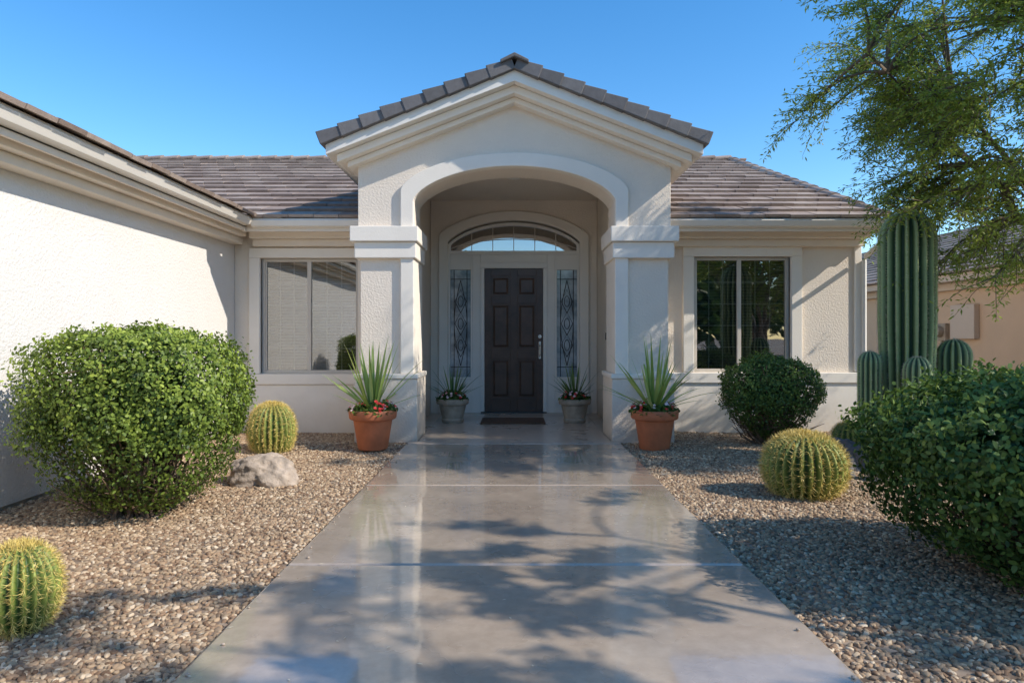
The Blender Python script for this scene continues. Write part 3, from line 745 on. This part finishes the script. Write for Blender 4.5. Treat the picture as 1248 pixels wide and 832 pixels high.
# ------------------------------------------------------------ mesquite trees
def tree(name,base,cen,rad,ntips,seed,nt=11,nl=34,lsz=.05,bias=0,tl=(.3,.62),wr=.32):
    rr=random.Random(seed); r=np.random.default_rng(seed); par=empty(name,(base[0],base[1],0)); b=B()
    cen=Vector(cen); base=Vector((base[0],base[1],-.1)); fork=base+Vector((rr.uniform(-.1,.1),rr.uniform(-.1,.1),1.0))
    b.tube([base,base.lerp(fork,.3),fork],[.22,.16,.14],12)
    nodes=[]
    for k in range(8):
        a=2*pi*k/8+rr.uniform(-.3,.3); e=rr.uniform(.35,.8)
        tip=cen+Vector((math.cos(a)*rad[0]*e,math.sin(a)*rad[1]*e,rad[2]*rr.uniform(-.1,.7)))
        p0=fork-Vector((0,0,.15)); mid=p0.lerp(tip,.45)+Vector((rr.uniform(-.2,.2),rr.uniform(-.2,.2),.35))
        pts=[];n=12
        for i in range(n+1):
            t=i/n; q=p0*(1-t)**2+mid*2*t*(1-t)+tip*t*t
            if i: q=q+Vector((rr.gauss(0,.03),rr.gauss(0,.03),rr.gauss(0,.03)))
            pts.append(q)
        b.tube(pts,[.08*(1-.88*i/n) for i in range(n+1)],8); nodes+=[(p,.04) for p in pts[4:]]
    C=[];T=[]; tint=[]
    for k in range(ntips):
        while True:
            d=Vector((rr.uniform(-1,1),rr.uniform(-1,1),rr.uniform(-1,1)))
            if .25<d.length<1 and not (bias and d.x>0 and rr.random()<bias): break
        d=d*(.75+.25*rr.random())
        w_=1+.22*math.sin(d.x*7+seed)+.16*math.sin(d.y*8+d.z*5)
        tip=cen+Vector((d.x*rad[0],d.y*rad[1],d.z*rad[2]))*w_
        if tip.z<1.8 : continue
        s_=min(nodes,key=lambda q:(q[0]-tip).length*(1.0 if q[0].z<tip.z+.5 else 1.3))[0]
        mid=s_.lerp(tip,.5)+Vector((rr.uniform(-.15,.15),rr.uniform(-.15,.15),.18))
        pts=[s_*(1-t)**2+mid*2*t*(1-t)+tip*t*t for t in (0,.25,.5,.75,1)]
        b.tube(pts,[.02,.016,.012,.009,.006],5)
        out=(tip-cen); out.z*=.3; out=out.normalized() if out.length else Vector((1,0,0))
        tv=rr.uniform(0,1)
        for j in range(nt):
            st=pts[2].lerp(pts[4],rr.random()) if j else tip
            dv=(out*.9+Vector((rr.gauss(0,.6),rr.gauss(0,.6),rr.gauss(0,.45)))).normalized(); l=rr.uniform(*tl)
            e=[]; p=st.copy(); K=6
            for i in range(K+1):
                e.append(p.copy()); dv=(dv+Vector((0,0,-.11))).normalized(); p=p+dv*l/K
            b.tube([e[0],e[3],e[6]],[.005,.0035,.0015],3)
            for i in range(nl):
                t=rr.uniform(.1,1)*K; i0=min(K-1,int(t)); q=e[i0].lerp(e[i0+1],t-i0)
                ax=(e[i0+1]-e[i0]).normalized()
                sd=Vector((rr.gauss(0,1),rr.gauss(0,1),rr.gauss(0,.5))).normalized()
                C.append(q+sd*rr.uniform(0,.05)); T.append(sd+ax*.5+Vector((0,0,-.15))); tint.append(min(1,max(0,tv*.7+rr.uniform(0,.4))))
    b.make('trunk_and_limbs',M_bark,par,smooth=True)
    C=np.array(C);T=np.array(T); n=len(C)
    leaves('leaves',C,T,r.normal(size=(n,3))*.7+[0,0,1],lsz*r.uniform(.6,1.3,n),lsz*wr,M_leafT,par,np.array(tint),shape=4)
tree('mesquite_tree',(6.7,6.9),(5.55,6.8,3.95),(3.05,2.1,2.2),300,3,nt=12,nl=34,lsz=.058,bias=.45,tl=(.3,.6),wr=.30)
tree('mesquite_tree',(6.9,.4),(6.0,1.0,4.1),(2.8,2.5,1.8),105,8,nt=8,nl=22,lsz=.085,tl=(.08,.26),wr=.5)

# ------------------------------------------------------------ neighbouring house
nb=empty('neighboring_house',(12,20,0))
q=B(); q.box(10,10.2,10,34,-.1,2.6); q.box(10.2,20,10,10.2,-.1,2.6); q.make('walls',M_tan,nb,.01)
q=B(); q.box(9.55,9.62,9.6,34,2.5,2.66); q.box(9.62,10,9.6,34,2.5,2.54); q.box(9.85,9.998,9.6,34,2.34,2.5); q.box(9.55,20,9.55,9.6,2.5,2.66); q.make('eave',M_tantrim,nb,.01)
q=B(); tiles(q,(9.5,0,2.66),(0,1,0),(c2,0,s2),(-s2,0,c2),5.5/c2,lambda v:(9.5,34)); q.make('roof_tiles',M_tile,nb)
q=B(); q.poly([(9.56,2.66),(14.9,2.66+.39*5.3),(20.2,2.66)],9.6,34); q.make('roof_deck',M_tantrim,nb,fix=True)
q=B(); q.box(9.88,9.998,14.6,15.4,1.25,2.0); q.make('utility_panel',M_tantrim,nb,.01)
q=B(); q.box(9.9,9.998,15.6,15.95,1.2,1.6); q.tube([(9.9,15.78,1.42),(9.78,15.78,1.42)],.13,16); q.tube([(9.93,15.78,1.2),(9.93,15.78,0)],.03,8); q.make('electric_meter',M_conc,nb,.005)
# ------------------------------------------------------------ across the street: unseen trees and house, added to darken window reflections
def treerow():
    C=[];r=np.random.default_rng(9)
    for k in range(16):
        cx=-45+k*6+r.uniform(-2,2); cy=-26+r.uniform(-4,4); h=r.uniform(3,6); R=r.uniform(2,3.4)
        d=unit(r.normal(size=(1000,3)))*(r.uniform(.6,1.1,1000)**.5)[:,None]*(1+.2*np.sin(r.normal(size=(1000,1))*3))
        C.append(np.stack([cx+d[:,0]*R,cy+d[:,1]*R,h*.6+1+d[:,2]*h*.6],1))
    C=np.concatenate(C); n=len(C)
    leaves('unseen_distant_trees',C,r.normal(size=(n,3)),r.normal(size=(n,3)),.6,.45,M_leafD,None,r.random(n))
treerow()
oh=empty('unseen_house_across',(0,-24,0))
q=B(); q.box(-12,10,-30,-22,-.1,2.9); q.make('walls',M_tan,oh)
q=B(); q.polyyz([(-21.4,2.85),(-26,4.7),(-30.6,2.85)],-12.6,10.6); q.make('roof',M_rake,oh,fix=True)

# ------------------------------------------------------------ light, sky, camera
sd=Vector((1,-.38,.82)).normalized()
el=math.asin(sd.z); az=math.atan2(sd.x,sd.y)
sun=bpy.data.lights.new('sun','SUN'); sun.energy=5.0; sun.angle=math.radians(.5); sun.color=(1,.935,.84)
so=bpy.data.objects.new('sun',sun); col.objects.link(so); so.rotation_euler=sd.to_track_quat('Z','Y').to_euler(); so.location=(20,-5,16)
W=bpy.data.worlds.new('World'); S.world=W; W.use_nodes=True; nt=W.node_tree; nt.nodes.clear()
sk=nt.nodes.new('ShaderNodeTexSky'); sk.sky_type='NISHITA'; sk.sun_disc=False; sk.sun_elevation=el; sk.sun_rotation=az
sk.air_density=1.0; sk.dust_density=.2; sk.ozone_density=2.0
hs=nt.nodes.new('ShaderNodeHueSaturation'); hs.inputs['Saturation'].default_value=1.35; hs.inputs['Value'].default_value=1.6
bg=nt.nodes.new('ShaderNodeBackground'); bg.inputs[1].default_value=.15; wo=nt.nodes.new('ShaderNodeOutputWorld')
nt.links.new(sk.outputs[0],hs.inputs['Color']); nt.links.new(hs.outputs[0],bg.inputs[0]); nt.links.new(bg.outputs[0],wo.inputs[0])
cam=bpy.data.cameras.new('camera'); cam.lens=24; cam.sensor_width=36; cam.shift_y=-.0048; cam.clip_end=1000
co=bpy.data.objects.new('camera',cam); col.objects.link(co); co.location=(0,0,1.3); co.rotation_euler=(pi/2,0,0); S.camera=co
S.view_settings.view_transform='Standard'; S.view_settings.look='None'; S.view_settings.exposure=0
